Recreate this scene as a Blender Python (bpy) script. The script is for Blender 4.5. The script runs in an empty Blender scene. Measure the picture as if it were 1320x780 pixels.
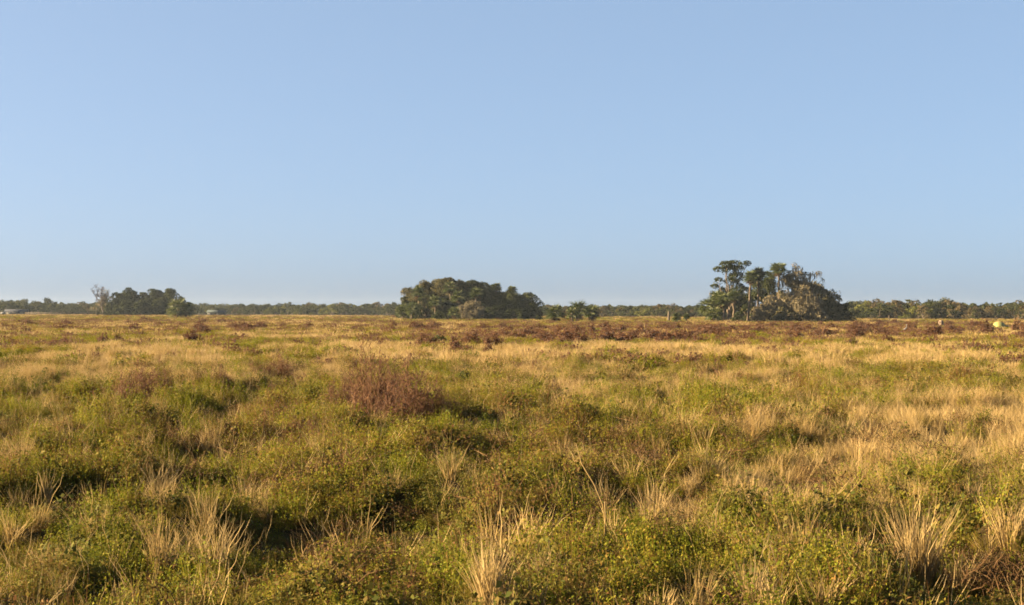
import bpy, math
import numpy as np
from mathutils import Vector

SC = bpy.context.scene
COL = SC.collection
F = 1833.33          # focal length in photo pixels (50 mm on 36 mm, photo 1320 wide)
CAMH = 2.6
ROLL = math.radians(0.16)
R = math.radians

def yh(x): return 400.5 + (x - 660) * math.tan(ROLL)
def gp(x, y):
    """ground point seen at photo pixel x, y (first hit on the uneven field)"""
    k = (y - yh(x)) / F; d = np.arange(9., min(CAMH / k * 1.3, 700.), .05 if CAMH / k < 60 else .3)
    z = CAMH - k * d - H((x - 660) / F * d, d)
    i = int(np.argmax(z <= 0)) if (z <= 0).any() else len(d) - 1
    return (x - 660) / F * d[i], float(d[i])
def at(x, d): return (x - 660) / F * d
def zt(x, y, d): return CAMH + (yh(x) - y) / F * d

# ------------------------------------------------------------------ noise
def _h(ix, iy, s):
    n = (ix.astype(np.int64) * 374761393 + iy.astype(np.int64) * 668265263 + s * 974634777) & 0xffffffff
    n = ((n ^ (n >> 13)) * 1274126177) & 0xffffffff
    return ((n ^ (n >> 16)) & 0xffff) / 65535.0
def vnoise(x, y, s=0):
    x = np.asarray(x, float); y = np.asarray(y, float)
    ix = np.floor(x); iy = np.floor(y); fx = x - ix; fy = y - iy
    fx = fx * fx * (3 - 2 * fx); fy = fy * fy * (3 - 2 * fy)
    a = _h(ix, iy, s); b = _h(ix + 1, iy, s); c = _h(ix, iy + 1, s); d = _h(ix + 1, iy + 1, s)
    return (a * (1 - fx) + b * fx) * (1 - fy) + (c * (1 - fx) + d * fx) * fy
def fbm(x, y, s=0, o=3):
    t = 0; a = 0.5; n = 0
    for i in range(o):
        t = t + a * vnoise(x * 2 ** i + 17.3 * i, y * 2 ** i - 9.1 * i, s + i); n += a; a *= .5
    return t / n
def noise3(p, s=0):
    return (vnoise(p[:, 0] + p[:, 2] * .7, p[:, 1] - p[:, 2] * .6, s) + vnoise(p[:, 2] + 5, p[:, 0] * .8 + p[:, 1] * .5, s + 7)) * .5

def mound(x, y):
    """0..1 clumpiness of the weeds"""
    return fbm(np.asarray(x) / 1.35, np.asarray(y) / 1.7, 11, 3)
def H(x, y):
    x = np.asarray(x, float); y = np.asarray(y, float)
    d = np.hypot(x, y)
    a = np.clip((130 - d) / 60, 0, 1) * np.clip((d - 6) / 6, 0, 1)
    return a * (1.0 * (mound(x, y) - .5) + .16 * (fbm(x / 7.5, y / 8.5, 31, 2) - .5))

# ------------------------------------------------------------------ mesh builders
def mesh_np(name, V, Q, mat, tint=None, hgt=None, smooth=False):
    V = np.asarray(V, np.float32).reshape(-1, 3); Q = np.asarray(Q, np.int32)
    me = bpy.data.meshes.new(name)
    me.vertices.add(len(V)); me.vertices.foreach_set('co', V.ravel())
    k = Q.shape[1]
    me.loops.add(Q.size); me.loops.foreach_set('vertex_index', Q.ravel())
    me.polygons.add(len(Q)); me.polygons.foreach_set('loop_start', np.arange(len(Q), dtype=np.int32) * k)
    me.polygons.foreach_set('loop_total', np.full(len(Q), k, np.int32))
    if smooth: me.polygons.foreach_set('use_smooth', np.ones(len(Q), bool))
    if tint is not None:
        at_ = me.attributes.new('tint', 'FLOAT', 'POINT'); at_.data.foreach_set('value', np.asarray(tint, np.float32).ravel())
    if hgt is not None:
        at_ = me.attributes.new('hgt', 'FLOAT', 'POINT'); at_.data.foreach_set('value', np.asarray(hgt, np.float32).ravel())
    me.update(calc_edges=True); me.validate()
    me.materials.append(mat)
    return me

class Acc:
    """collects quads with tint and height attributes"""
    def __init__(s): s.V = []; s.Q = []; s.t = []; s.h = []; s.n = 0
    def add(s, V, Q, t, h=None):
        V = np.asarray(V).reshape(-1, 3)
        s.V.append(V); s.Q.append(np.asarray(Q).reshape(-1, 4) + s.n); s.t.append(np.broadcast_to(t, (len(V),)) if np.ndim(t) == 0 else np.ravel(t))
        s.h.append(np.zeros(len(V)) if h is None else np.ravel(h)); s.n += len(V)
    def mesh(s, name, mat):
        return mesh_np(name, np.concatenate(s.V), np.concatenate(s.Q), mat, np.concatenate(s.t), np.concatenate(s.h))

def unit(v): return v / np.maximum(np.linalg.norm(v, axis=-1, keepdims=True), 1e-9)

def leaves(acc, rng, P, N, size, aspect=.5, t0=0., t1=1., fold=.0):
    """rhombic leaves at P, facing roughly N"""
    n = len(P)
    N = unit(N + rng.normal(0, .55, (n, 3)))
    U = unit(np.cross(N, rng.normal(0, 1, (n, 3)))); W = np.cross(N, U)
    s = (size * rng.uniform(.65, 1.35, n))[:, None]
    V = np.stack([P - U * s * .5, P + W * s * aspect * .5 - U * s * .05 + N * s * fold, P + U * s * .5, P - W * s * aspect * .5 - U * s * .05 + N * s * fold], 1)
    Q = np.arange(n * 4).reshape(n, 4)
    t = np.repeat(rng.uniform(t0, t1, n), 4)
    acc.add(V, Q, t, np.repeat(rng.uniform(0, 1, n), 4))

def blades(acc, rng, B, D, L, w, droop=.3, t0=0., t1=1., kink=0., segs=4):
    """ribbons rooted at B with start direction D, length L"""
    n = len(B); D = unit(D)
    side = unit(np.cross(D, unit(rng.normal(0, 1, (n, 3)) + 1e-3)))
    L = np.broadcast_to(L, (n,)); w = np.broadcast_to(w, (n,)); dr = droop * rng.uniform(.2, 1.6, n)
    hor = D.copy(); hor[:, 2] = 0; hor = unit(hor + rng.normal(0, .2, (n, 3)) * [1, 1, 0])
    rows = []; hh = []
    for i in range(segs + 1):
        u = i / segs
        p = B + D * (L * u)[:, None] + (hor * (L * dr * u * u)[:, None]) - np.array([0, 0, 1.]) * (L * dr * .55 * u ** 2.2)[:, None]
        if kink: p = p + rng.normal(0, kink, (n, 3)) * (L * (u > 0))[:, None]
        ww = (w * (1 - u) ** .6 * .5 + w * .06)[:, None] * side
        rows.append(np.stack([p - ww, p + ww], 1)); hh.append(np.full((n, 2), u))
    V = np.stack(rows, 1)             # n, segs+1, 2, 3
    hh = np.stack(hh, 1)
    base = (np.arange(n) * (segs + 1) * 2)[:, None, None]
    r = np.arange(segs)[None, :, None] * 2
    Q = base + r + np.array([0, 1, 3, 2])[None, None, :]
    acc.add(V, Q.reshape(-1, 4), np.repeat(rng.uniform(t0, t1, n), (segs + 1) * 2), hh)

def tube(acc, pts, rad, k=7, t=.5):
    pts = np.asarray(pts, float); n = len(pts)
    T = np.gradient(pts, axis=0); T = unit(T)
    ref = np.array([1., .13, .07]) if abs(T[0][0]) < .8 else np.array([0, 1., .1])
    U = unit(np.cross(T, ref)); W = np.cross(T, U)
    a = np.arange(k) / k * 2 * np.pi
    V = pts[:, None] + (np.cos(a)[None, :, None] * U[:, None] + np.sin(a)[None, :, None] * W[:, None]) * np.asarray(rad)[:, None, None]
    Q = []
    for i in range(n - 1):
        for j in range(k):
            Q.append([i * k + j, i * k + (j + 1) % k, (i + 1) * k + (j + 1) % k, (i + 1) * k + j])
    acc.add(V, Q, t, np.repeat(np.linspace(0, 1, n), k))

def wig(rng, a, b, n, amp):
    a = np.asarray(a, float); b = np.asarray(b, float)
    u = np.linspace(0, 1, n)[:, None]
    p = a + (b - a) * u + rng.normal(0, amp, (n, 3)) * np.sin(u * np.pi)
    return p

# ------------------------------------------------------------------ materials
def nd(nt, typ, **kw):
    n = nt.nodes.new(typ)
    for k, v in kw.items(): setattr(n, k, v)
    return n
def ramp_set(r, stops):
    cr = r.color_ramp
    while len(cr.elements) > 1: cr.elements.remove(cr.elements[-1])
    cr.elements[0].position = stops[0][0]; cr.elements[0].color = (*stops[0][1], 1)
    for p, c in stops[1:]:
        e = cr.elements.new(p); e.color = (*c, 1)
KP = {'leafy_weed': .64, 'dull_leafy_weed': .58, 'dry_straw': .53, 'olive_grass': .46, 'grey_moss': .74, 'palm_frond': .7, 'russet_weed': .55, 'bronze_foliage': .56, 'oak_foliage': .46, 'far_foliage': .5, 'far_bronze_foliage': .5, 'far_pale_foliage': .5}
def mat_plant(name, stops, wt=.5, wn=.3, wo=.2, scale=.35, trans=.25, hg=0., rough=.8, spec=.06, off=0.):
    """colour ramp driven by per-leaf tint, world noise, per-object random and height along the blade"""
    K = KP.get(name, .42); stops = [(p, tuple(v * K for v in c)) for p, c in stops]
    m = bpy.data.materials.new(name); m.use_nodes = True; nt = m.node_tree; nt.nodes.clear()
    L = nt.links.new
    out = nd(nt, 'ShaderNodeOutputMaterial'); a = nd(nt, 'ShaderNodeAttribute', attribute_name='tint')
    h = nd(nt, 'ShaderNodeAttribute', attribute_name='hgt')
    oi = nd(nt, 'ShaderNodeObjectInfo'); ge = nd(nt, 'ShaderNodeNewGeometry'); no = nd(nt, 'ShaderNodeTexNoise')
    no.inputs['Scale'].default_value = scale; no.inputs['Detail'].default_value = 3
    L(ge.outputs['Position'], no.inputs['Vector'])
    def mul(s, f):
        x = nd(nt, 'ShaderNodeMath', operation='MULTIPLY'); L(s, x.inputs[0]); x.inputs[1].default_value = f; return x.outputs[0]
    def add(p, q):
        x = nd(nt, 'ShaderNodeMath', operation='ADD'); L(p, x.inputs[0])
        if isinstance(q, float): x.inputs[1].default_value = q
        else: L(q, x.inputs[1])
        return x.outputs[0]
    mr = nd(nt, 'ShaderNodeMapRange'); L(no.outputs['Fac'], mr.inputs[0]); mr.inputs[1].default_value = .3; mr.inputs[2].default_value = .7
    f = add(add(mul(a.outputs['Fac'], wt), mul(mr.outputs[0], wn)), mul(oi.outputs['Random'], wo))
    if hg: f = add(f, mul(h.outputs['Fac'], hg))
    if off: f = add(f, off)
    r = nd(nt, 'ShaderNodeValToRGB'); ramp_set(r, stops); L(f, r.inputs[0])
    b = nd(nt, 'ShaderNodeBsdfPrincipled'); L(r.outputs[0], b.inputs['Base Color'])
    b.inputs['Roughness'].default_value = rough; b.inputs['Specular IOR Level'].default_value = spec
    if trans:
        tr = nd(nt, 'ShaderNodeBsdfTranslucent'); L(r.outputs[0], tr.inputs['Color'])
        mx = nd(nt, 'ShaderNodeMixShader'); mx.inputs[0].default_value = trans
        L(b.outputs[0], mx.inputs[1]); L(tr.outputs[0], mx.inputs[2]); L(mx.outputs[0], out.inputs['Surface'])
    else: L(b.outputs[0], out.inputs['Surface'])
    return m
def mat_plain(name, c1, c2, scale=3., rough=.8, spec=.2):
    c1 = tuple(v * .62 for v in c1); c2 = tuple(v * .62 for v in c2)
    m = bpy.data.materials.new(name); m.use_nodes = True; nt = m.node_tree; L = nt.links.new
    b = nt.nodes['Principled BSDF']; no = nd(nt, 'ShaderNodeTexNoise'); tc = nd(nt, 'ShaderNodeTexCoord')
    no.inputs['Scale'].default_value = scale; no.inputs['Detail'].default_value = 5; L(tc.outputs['Object'], no.inputs['Vector'])
    r = nd(nt, 'ShaderNodeValToRGB'); ramp_set(r, [(.35, c1), (.65, c2)]); L(no.outputs['Fac'], r.inputs[0])
    L(r.outputs[0], b.inputs['Base Color']); b.inputs['Roughness'].default_value = rough; b.inputs['Specular IOR Level'].default_value = spec
    return m

M_weed = mat_plant('leafy_weed', [(.0, (.034, .056, .006)), (.24, (.085, .112, .010)), (.54, (.160, .182, .014)), (.80, (.25, .22, .026)), (.93, (.24, .14, .036)), (1., (.16, .075, .03))], .6, .45, .25, .3, .35, 0, .75, .07, -.04)
M_weedb = mat_plant('dull_leafy_weed', [(.0, (.030, .046, .010)), (.35, (.075, .092, .018)), (.62, (.15, .145, .026)), (.82, (.20, .15, .04)), (1., (.17, .085, .04))], .6, .45, .25, .3, .3, 0, .75, .07)
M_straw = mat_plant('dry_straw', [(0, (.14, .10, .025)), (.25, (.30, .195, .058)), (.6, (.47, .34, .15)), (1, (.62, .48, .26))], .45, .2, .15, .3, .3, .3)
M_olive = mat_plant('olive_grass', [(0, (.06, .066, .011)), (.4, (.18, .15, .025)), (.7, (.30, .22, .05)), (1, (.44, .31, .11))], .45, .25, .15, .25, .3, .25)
M_twig = mat_plant('brown_twig', [(0, (.05, .028, .015)), (.5, (.15, .085, .04)), (1, (.26, .16, .08))], .6, .2, .2, .5, .1)
M_russet = mat_plant('russet_weed', [(0, (.06, .028, .014)), (.5, (.155, .083, .056)), (.8, (.235, .135, .085)), (1, (.32, .19, .10))], .6, .25, .3, .4, .38)
M_oak = mat_plant('oak_foliage', [(0, (.018, .028, .010)), (.5, (.042, .056, .018)), (.8, (.075, .082, .026)), (1, (.11, .105, .04))], .5, .25, .3, .12, .2)
M_moss = mat_plant('grey_moss', [(0, (.07, .06, .035)), (.5, (.14, .12, .075)), (1, (.22, .185, .12))], .6, .2, .2, .2, .2)
M_brownoak = mat_plant('bronze_foliage', [(0, (.045, .045, .018)), (.5, (.09, .085, .036)), (1, (.15, .13, .065))], .6, .2, .2, .2, .2)
M_palm = mat_plant('palm_frond', [(0, (.03, .048, .012)), (.5, (.075, .098, .024)), (1, (.15, .16, .05))], .5, .2, .3, .3, .2, 0, .5, .3)
M_deadfrond = mat_plant('dead_frond', [(0, (.09, .06, .03)), (1, (.25, .18, .10))], .7, .2, .1, .3, .1)
M_far = mat_plant('far_foliage', [(0, (.022, .034, .013)), (.45, (.05, .06, .022)), (.75, (.09, .095, .032)), (1, (.15, .14, .05))], .4, .15, .45, .05, .2)
M_farbrown = mat_plant('far_bronze_foliage', [(0, (.05, .045, .022)), (.5, (.11, .088, .042)), (1, (.17, .13, .07))], .4, .15, .45, .05, .2)
M_farlime = mat_plant('far_pale_foliage', [(0, (.07, .085, .02)), (.6, (.14, .15, .035)), (1, (.22, .22, .06))], .5, .15, .35, .05, .2)
M_bark = mat_plain('bark', (.10, .08, .06), (.20, .16, .12), 2)
M_palmbark = mat_plain('palm_bark', (.075, .058, .04), (.14, .105, .075), 3)
M_barebark = mat_plain('bare_bark', (.065, .054, .052), (.11, .09, .087), 1.5)
M_palebark = mat_plain('pale_wood', (.075, .058, .042), (.14, .11, .08), 3)

def mat_ground():
    m = bpy.data.materials.new('field_soil'); m.use_nodes = True; nt = m.node_tree; L = nt.links.new
    b = nt.nodes['Principled BSDF']; b.inputs['Roughness'].default_value = .95; b.inputs['Specular IOR Level'].default_value = .05
    g = nd(nt, 'ShaderNodeNewGeometry')
    n1 = nd(nt, 'ShaderNodeTexNoise'); n1.inputs['Scale'].default_value = .05; n1.inputs['Detail'].default_value = 6
    n2 = nd(nt, 'ShaderNodeTexNoise'); n2.inputs['Scale'].default_value = 9; n2.inputs['Detail'].default_value = 6
    L(g.outputs['Position'], n1.inputs['Vector']); L(g.outputs['Position'], n2.inputs['Vector'])
    r1 = nd(nt, 'ShaderNodeValToRGB'); ramp_set(r1, [(.35, (.022, .020, .006)), (.5, (.034, .025, .010)), (.65, (.034, .020, .011))]); L(n1.outputs['Fac'], r1.inputs[0])
    r2 = nd(nt, 'ShaderNodeValToRGB'); ramp_set(r2, [(.3, (.35, .35, .35)), (.7, (1.2, 1.2, 1.2))]); L(n2.outputs['Fac'], r2.inputs[0])
    mx = nd(nt, 'ShaderNodeMix', data_type='RGBA', blend_type='MULTIPLY'); mx.inputs[0].default_value = .8
    L(r1.outputs[0], mx.inputs[6]); L(r2.outputs[0], mx.inputs[7]); L(mx.outputs[2], b.inputs['Base Color'])
    bp = nd(nt, 'ShaderNodeBump'); bp.inputs['Strength'].default_value = .5; L(n2.outputs['Fac'], bp.inputs['Height']); L(bp.outputs[0], b.inputs['Normal'])
    return m
M_ground = mat_ground()

# ------------------------------------------------------------------ object helpers
def link(o, parent=None):
    COL.objects.link(o)
    if parent is not None: o.parent = parent
    return o
def meta(o, label=None, cat=None, group=None, kind=None):
    if label: o['label'] = label
    if cat: o['category'] = cat
    if group: o['group'] = group
    if kind: o['kind'] = kind
    return o
def mobj(name, me, parent=None): return link(bpy.data.objects.new(name, me), parent)
def empty(name, loc, label, cat, group=None, rz=0):
    o = link(bpy.data.objects.new(name, None)); o.location = loc; o.rotation_euler = (0, 0, rz); o.empty_display_size = .2
    return meta(o, label, cat, group)
def copy_tree(src, loc, rz=0, sc=(1, 1, 1), label=None, group=None):
    o = src.copy(); COL.objects.link(o); o.location = loc; o.rotation_euler = (0, 0, rz); o.scale = sc
    if label: o['label'] = label
    if group: o['group'] = group
    elif 'group' in o: del o['group']
    for ch in src.children:
        c = ch.copy(); COL.objects.link(c); c.parent = o
    return o

# ------------------------------------------------------------------ ground sheet
def graded(lo, hi, step, far):
    mid = np.arange(lo, hi + 1e-6, step)
    up = [hi]; s = step
    while up[-1] < far: s *= 1.14; up.append(up[-1] + s)
    dn = [lo]; s = step
    while dn[-1] > -far: s *= 1.14; dn.append(dn[-1] - s)
    return np.concatenate([dn[:0:-1], mid, up[1:]])
gx = graded(-36, 36, .3, 1700.); gy = graded(6, 90, .3, 1700.)
GX, GY = np.meshgrid(gx, gy)
GZ = H(GX, GY)
nx, ny = len(gx), len(gy)
I = np.arange(nx * ny).reshape(ny, nx)
Q = np.stack([I[:-1, :-1], I[:-1, 1:], I[1:, 1:], I[1:, :-1]], -1).reshape(-1, 4)
ground = mobj('ground', mesh_np('ground', np.stack([GX, GY, GZ], -1), Q, M_ground, smooth=True)); meta(ground, kind='structure')

# ------------------------------------------------------------------ plant sources for the field (ground cover)
def src_weed(rng, nl, size, rad, hgt, asp=.55):
    acc = Acc(); a = rng.uniform(0, 2 * np.pi, nl); r = rad * np.sqrt(rng.uniform(0, 1, nl))
    top = hgt * (1 - (r / rad) ** 2 * .75) * rng.uniform(.75, 1.1, nl)
    z = top * (rng.uniform(0, 1, nl) ** .45)
    # leaves gather on sprigs
    k = max(6, nl // 14); sa = rng.uniform(0, 2 * np.pi, k); sr = rad * np.sqrt(rng.uniform(0, 1, k)); sh = hgt * (1 - (sr / rad) ** 2 * .6) * rng.uniform(.5, 1.5, k)
    j = rng.integers(0, k, nl); use = rng.uniform(0, 1, nl) < .75
    u = rng.uniform(.25, 1, nl)
    X = np.where(use, np.cos(sa[j]) * sr[j] * (.55 + .45 * u), np.cos(a) * r) + rng.normal(0, size * .7, nl)
    Y = np.where(use, np.sin(sa[j]) * sr[j] * (.55 + .45 * u), np.sin(a) * r) + rng.normal(0, size * .7, nl)
    Z = np.where(use, sh[j] * u, z)
    P = np.stack([X, Y, Z], 1); N = np.stack([X / rad * .7, Y / rad * .7, np.full(nl, .8)], 1)
    leaves(acc, rng, P, N, size, asp, 0, 1, .12)
    B = np.stack([np.cos(sa) * sr * .5, np.sin(sa) * sr * .5, np.zeros(k)], 1); T = np.stack([np.cos(sa) * sr, np.sin(sa) * sr, sh], 1)
    blades(acc, rng, B, T - B, np.linalg.norm(T - B, axis=1), size * .2, .05, .7, 1, 0, 2)
    return acc
def src_grass(rng, nb, rad, h0, h1, w, spread=.35, droop=.35, t0=0, t1=1):
    acc = Acc(); a = rng.uniform(0, 2 * np.pi, nb); r = rad * rng.uniform(0, 1, nb) ** .6
    B = np.stack([np.cos(a) * r, np.sin(a) * r, np.zeros(nb) - .03], 1)
    D = np.stack([np.cos(a) * r / rad * spread + rng.normal(0, .14, nb), np.sin(a) * r / rad * spread + rng.normal(0, .14, nb), np.ones(nb)], 1)
    blades(acc, rng, B, D, rng.uniform(h0, h1, nb), w * rng.uniform(.6, 1.4, nb), droop, t0, t1, .022)
    return acc
def src_twigs(rng, nb, rad, h, w):
    acc = Acc(); a = rng.uniform(0, 2 * np.pi, nb); r = rad * rng.uniform(0, 1, nb) ** .5
    B = np.stack([np.cos(a) * r, np.sin(a) * r, rng.uniform(0, h * .6, nb)], 1)
    D = np.stack([rng.normal(0, .7, nb), rng.normal(0, .7, nb), rng.uniform(.1, 1.2, nb)], 1)
    blades(acc, rng, B, D, rng.uniform(.3, .9, nb) * h, w, .15, 0, 1, .04)
    P = B + D * .1; leaves(acc, rng, P, D, w * 5, .5, 0, 1)
    return acc
def src_russet(rng, ns, rad, h, w, nt=14):
    st, tw = Acc(), Acc(); a = rng.uniform(0, 2 * np.pi, ns); r = rad * rng.uniform(.05, 1, ns) ** .7
    B = np.stack([np.cos(a) * r * .8, np.sin(a) * r * .8, np.zeros(ns) - .05], 1)
    T = np.stack([np.cos(a) * r, np.sin(a) * r, h * rng.uniform(.4, 1.08, ns) * (1 - .5 * (r / rad) ** 2)], 1)
    blades(st, rng, B, T - B, np.linalg.norm(T - B, axis=1), w * 1.3, .06, .2, .8, .01)
    j = np.repeat(np.arange(ns), nt); u = rng.uniform(.1, 1.0, ns * nt); n = ns * nt
    P = B[j] + (T[j] - B[j]) * u[:, None]
    D = np.stack([rng.normal(0, .6, n), rng.normal(0, .6, n), rng.uniform(.4, 1.1, n)], 1)
    l = h * .27 * (1.25 - u) * rng.uniform(.5, 1.3, n) + .05
    blades(tw, rng, P, D, l, w * .8, .2, 0, 1, .02, 3)
    m = n * 2; jj = rng.integers(0, n, m); v = rng.uniform(.3, 1, m)
    leaves(tw, rng, P[jj] + unit(D[jj]) * (l[jj] * v)[:, None] + rng.normal(0, .02, (m, 3)), D[jj], w * 3.2, .4, .2, 1)
    return st, tw

def sources(name, accs_mats):
    c = bpy.data.collections.new(name)
    for i, (acc, m) in enumerate(accs_mats):
        c.objects.link(bpy.data.objects.new('%s_plant_%s' % (name, 'abcdefghijkl'[i]), acc.mesh(name + '_plant', m)))
    return c
def scatter(name, coll, P, rot, scl, idx, label):
    me = bpy.data.meshes.new(name); me.vertices.add(len(P)); me.vertices.foreach_set('co', np.asarray(P, np.float32).ravel())
    for an, ty, dat, fld in (('rot', 'FLOAT_VECTOR', rot, 'vector'), ('scl', 'FLOAT_VECTOR', scl, 'vector'), ('idx', 'INT', idx, 'value')):
        a = me.attributes.new(an, ty, 'POINT'); a.data.foreach_set(fld, np.asarray(dat, np.int32 if ty == 'INT' else np.float32).ravel())
    o = mobj(name, me); meta(o, label, None, None, 'stuff')
    ng = bpy.data.node_groups.new(name, 'GeometryNodeTree')
    ng.interface.new_socket('Geometry', in_out='INPUT', socket_type='NodeSocketGeometry'); ng.interface.new_socket('Geometry', in_out='OUTPUT', socket_type='NodeSocketGeometry')
    gi = ng.nodes.new('NodeGroupInput'); go = ng.nodes.new('NodeGroupOutput'); ci = ng.nodes.new('GeometryNodeCollectionInfo')
    ci.inputs['Collection'].default_value = coll; ci.inputs['Separate Children'].default_value = True; ci.inputs['Reset Children'].default_value = True
    ip = ng.nodes.new('GeometryNodeInstanceOnPoints'); ip.inputs['Pick Instance'].default_value = True
    L = ng.links.new; L(gi.outputs[0], ip.inputs['Points']); L(ci.outputs[0], ip.inputs['Instance'])
    for an, ty, sock in (('rot', 'FLOAT_VECTOR', 'Rotation'), ('scl', 'FLOAT_VECTOR', 'Scale'), ('idx', 'INT', 'Instance Index')):
        na = ng.nodes.new('GeometryNodeInputNamedAttribute'); na.data_type = ty; na.inputs['Name'].default_value = an
        L(na.outputs['Attribute'], ip.inputs[sock])
    L(ip.outputs[0], go.inputs[0])
    md = o.modifiers.new('scatter', 'NODES'); md.node_group = ng
    return o

# where straw, green and russet growth prevails (patches laid out on the field, found from the photo)
def to_px(x, y):
    px = 660 + x / y * F
    return px, 400.5 + (px - 660) * math.tan(ROLL) + CAMH * F / y
def blobs(x, y, lst):
    px, py = to_px(x, y); t = 0
    for bx, by, rx, ry, w in lst: t = t + w * np.exp(-((px - bx) / rx) ** 2 - ((py - by) / ry) ** 2)
    return t
STRAW = [(100, 740, 200, 60, -.35), (340, 735, 150, 50, -.32), (490, 740, 110, 50, -.3), (750, 745, 90, 50, -.2), (640, 470, 700, 22, .12), (880, 690, 60, 30,  .85), (960, 650, 70, 25,  .85), (1060, 612, 80, 22,  .85), (1180, 575, 90, 22, .7), (1290, 545, 80, 22, .7), (900, 490, 420, 40, .42), (480, 468, 420, 22, .35), (1230, 545, 220, 60, .4), (1010, 620, 170, 40, .35), (1190, 700, 180, 70, .08), (1130, 640, 110, 16, -.3), (900, 605, 140, 24, -.25), (1240, 640, 80, 22, -.3), (60, 440, 400, 12, -.15), (60, 480, 120, 25, .35), (330, 495, 120, 18, .2),
         (640, 750, 60, 60, .25), (215, 690, 70, 60, .18), (350, 540, 260, 40, -.45), (80, 560, 120, 50, -.25), (850, 610, 200, 35, -.12), (480, 690, 220, 70, -.25), (1130, 530, 110, 16, -.4), (700, 445, 200, 7, -.3), (60, 450, 160, 10, -.2), (980, 460, 90, 8, -.2)]
RUS = [(850, 432, 230, 13, .45), (1180, 427, 200, 14, .40), (620, 437, 90, 10, .35), (300, 425, 300, 8, .2), (490, 520, 60, 30, .4), (190, 510, 50, 15, .3), (60, 415, 200, 7, .25), (390, 555, 50, 16, .3), (450, 412, 300, 5, .35)]
def w_straw(x, y): return .29 + blobs(x, y, STRAW) + 1.9 * (fbm(x / 6.5, y / 11., 51, 3) - .5) + 1.4 * (fbm(x / (1.5 + y / 60), y / (2. + y / 25), 61, 2) - .5)
def w_rus(x, y): return blobs(x, y, RUS) + .7 * (fbm(x / 5., y / 12., 71, 3) - .5)

rng = np.random.default_rng(5)
def wedge(d0, d1, dens):
    if d0 == 10.5: d0 = 8.
    n = int(dens * (.42 * (d1 ** 2 - d0 ** 2) + 12 * (d1 - d0)))
    y = np.sqrt(rng.uniform(d0 ** 2, d1 ** 2, n)); x = rng.uniform(-1, 1, n) * (.42 * y + 6)
    return x, y
def rots(n, tilt=.12): return np.stack([rng.normal(0, tilt, n), rng.normal(0, tilt, n), rng.uniform(0, 6.283, n)], 1)

TUSSOCKS = ((1182, 752, 112, 92, 'biggest fan-shaped tussock of pale dry grass in the right foreground', 260),
          (1236, 765, 62, 62, 'low splayed straw tussock just right of the biggest fan-shaped one', 120),
          (1305, 705, 62, 56, 'pale straw tussock above the bare brown patch at the right edge', 130),
          (1252, 655, 40, 44, 'small straw tuft behind the pale right edge tussock', 70),
          (1102, 738, 60, 56, 'upright straw tussock left of the biggest fan-shaped one', 90),
          (1062, 790, 60, 60, 'straw tussock cut by the bottom edge, right of two', 100),
          (978, 792, 74, 62, 'straw tussock cut by the bottom edge, left of two', 110),
          (1000, 800, 56, 40, 'short straw tuft between the two tussocks at the bottom edge', 60),
          (632, 716, 66, 44, 'sparse tuft of broad pale blades splayed above the weeds at bottom centre', 26),
          (634, 795, 100, 44, 'dense pale straw tussock at the bottom edge of the picture centre', 150),
          (690, 800, 56, 30, 'thin upright dry stalks at the bottom edge right of the centre tussock', 26),
          (208, 748, 92, 44, 'tall pale straw tussock beside the dark hollow at lower left', 90),
          (232, 745, 62, 40, 'fuzzy straw tuft leaning against the tall lower left tussock', 70),
          (205, 630, 36, 44, 'reddish straw tussock up the slope behind the tall lower left one', 80),
          (255, 660, 56, 14, 'pair of thin pale stalks in the left weeds', 9),
          (316, 655, 46, 34, 'brownish straw tuft right of the thin pale stalks', 55),
          (396, 628, 40, 16, 'single thin straw tuft in the green weeds left of centre', 14),
          (475, 696, 36, 22, 'small dry tuft in the dark weeds below the big double bush', 22),
          (846, 690, 66, 50, 'straw tussock in front of the bent dry stem', 80),
          (790, 700, 50, 26, 'narrow dry tuft close to the foot of the bent stem', 26),
          (925, 700, 48, 30, 'straw tuft right of the tussock by the bent stem', 50),
          (972, 660, 48, 46, 'pale straw tussock on the middle right slope', 90),
          (1055, 615, 40, 60, 'broad pale straw tussock at the end of the long right straw ridge', 110),
          (1010, 632, 42, 50, 'pale straw tussock in the middle of the long right straw ridge', 100),
          (1105, 600, 40, 50, 'pale straw tussock at the top of the long right straw ridge', 100),
          (905, 575, 36, 40, 'bright straw tuft above the green hollow right of centre', 80),
          (700, 560, 26, 26, 'bright little straw tuft straight ahead in the middle field', 50),
          (516, 596, 44, 12, 'lone upright straw wisp below the right half of the big double bush', 12),
          (850, 800, 46, 60, 'straw tussock half cut off at the bottom right of centre', 90),
          (60, 650, 50, 26, 'dull straw tuft in the left edge weeds', 40))
CLEAR = [(*gp(t[0], t[1]), t[3] / F * gp(t[0], t[1])[1] * .27 + .06) for t in TUSSOCKS]
def cleared(x, y, m=1.):
    k = np.ones(len(x), bool)
    for X, Y, q in CLEAR: k &= ((x - X) / (q * m)) ** 2 + ((y - Y + .5 * q) / (1.7 * q * m)) ** 2 > 1
    return k
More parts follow.
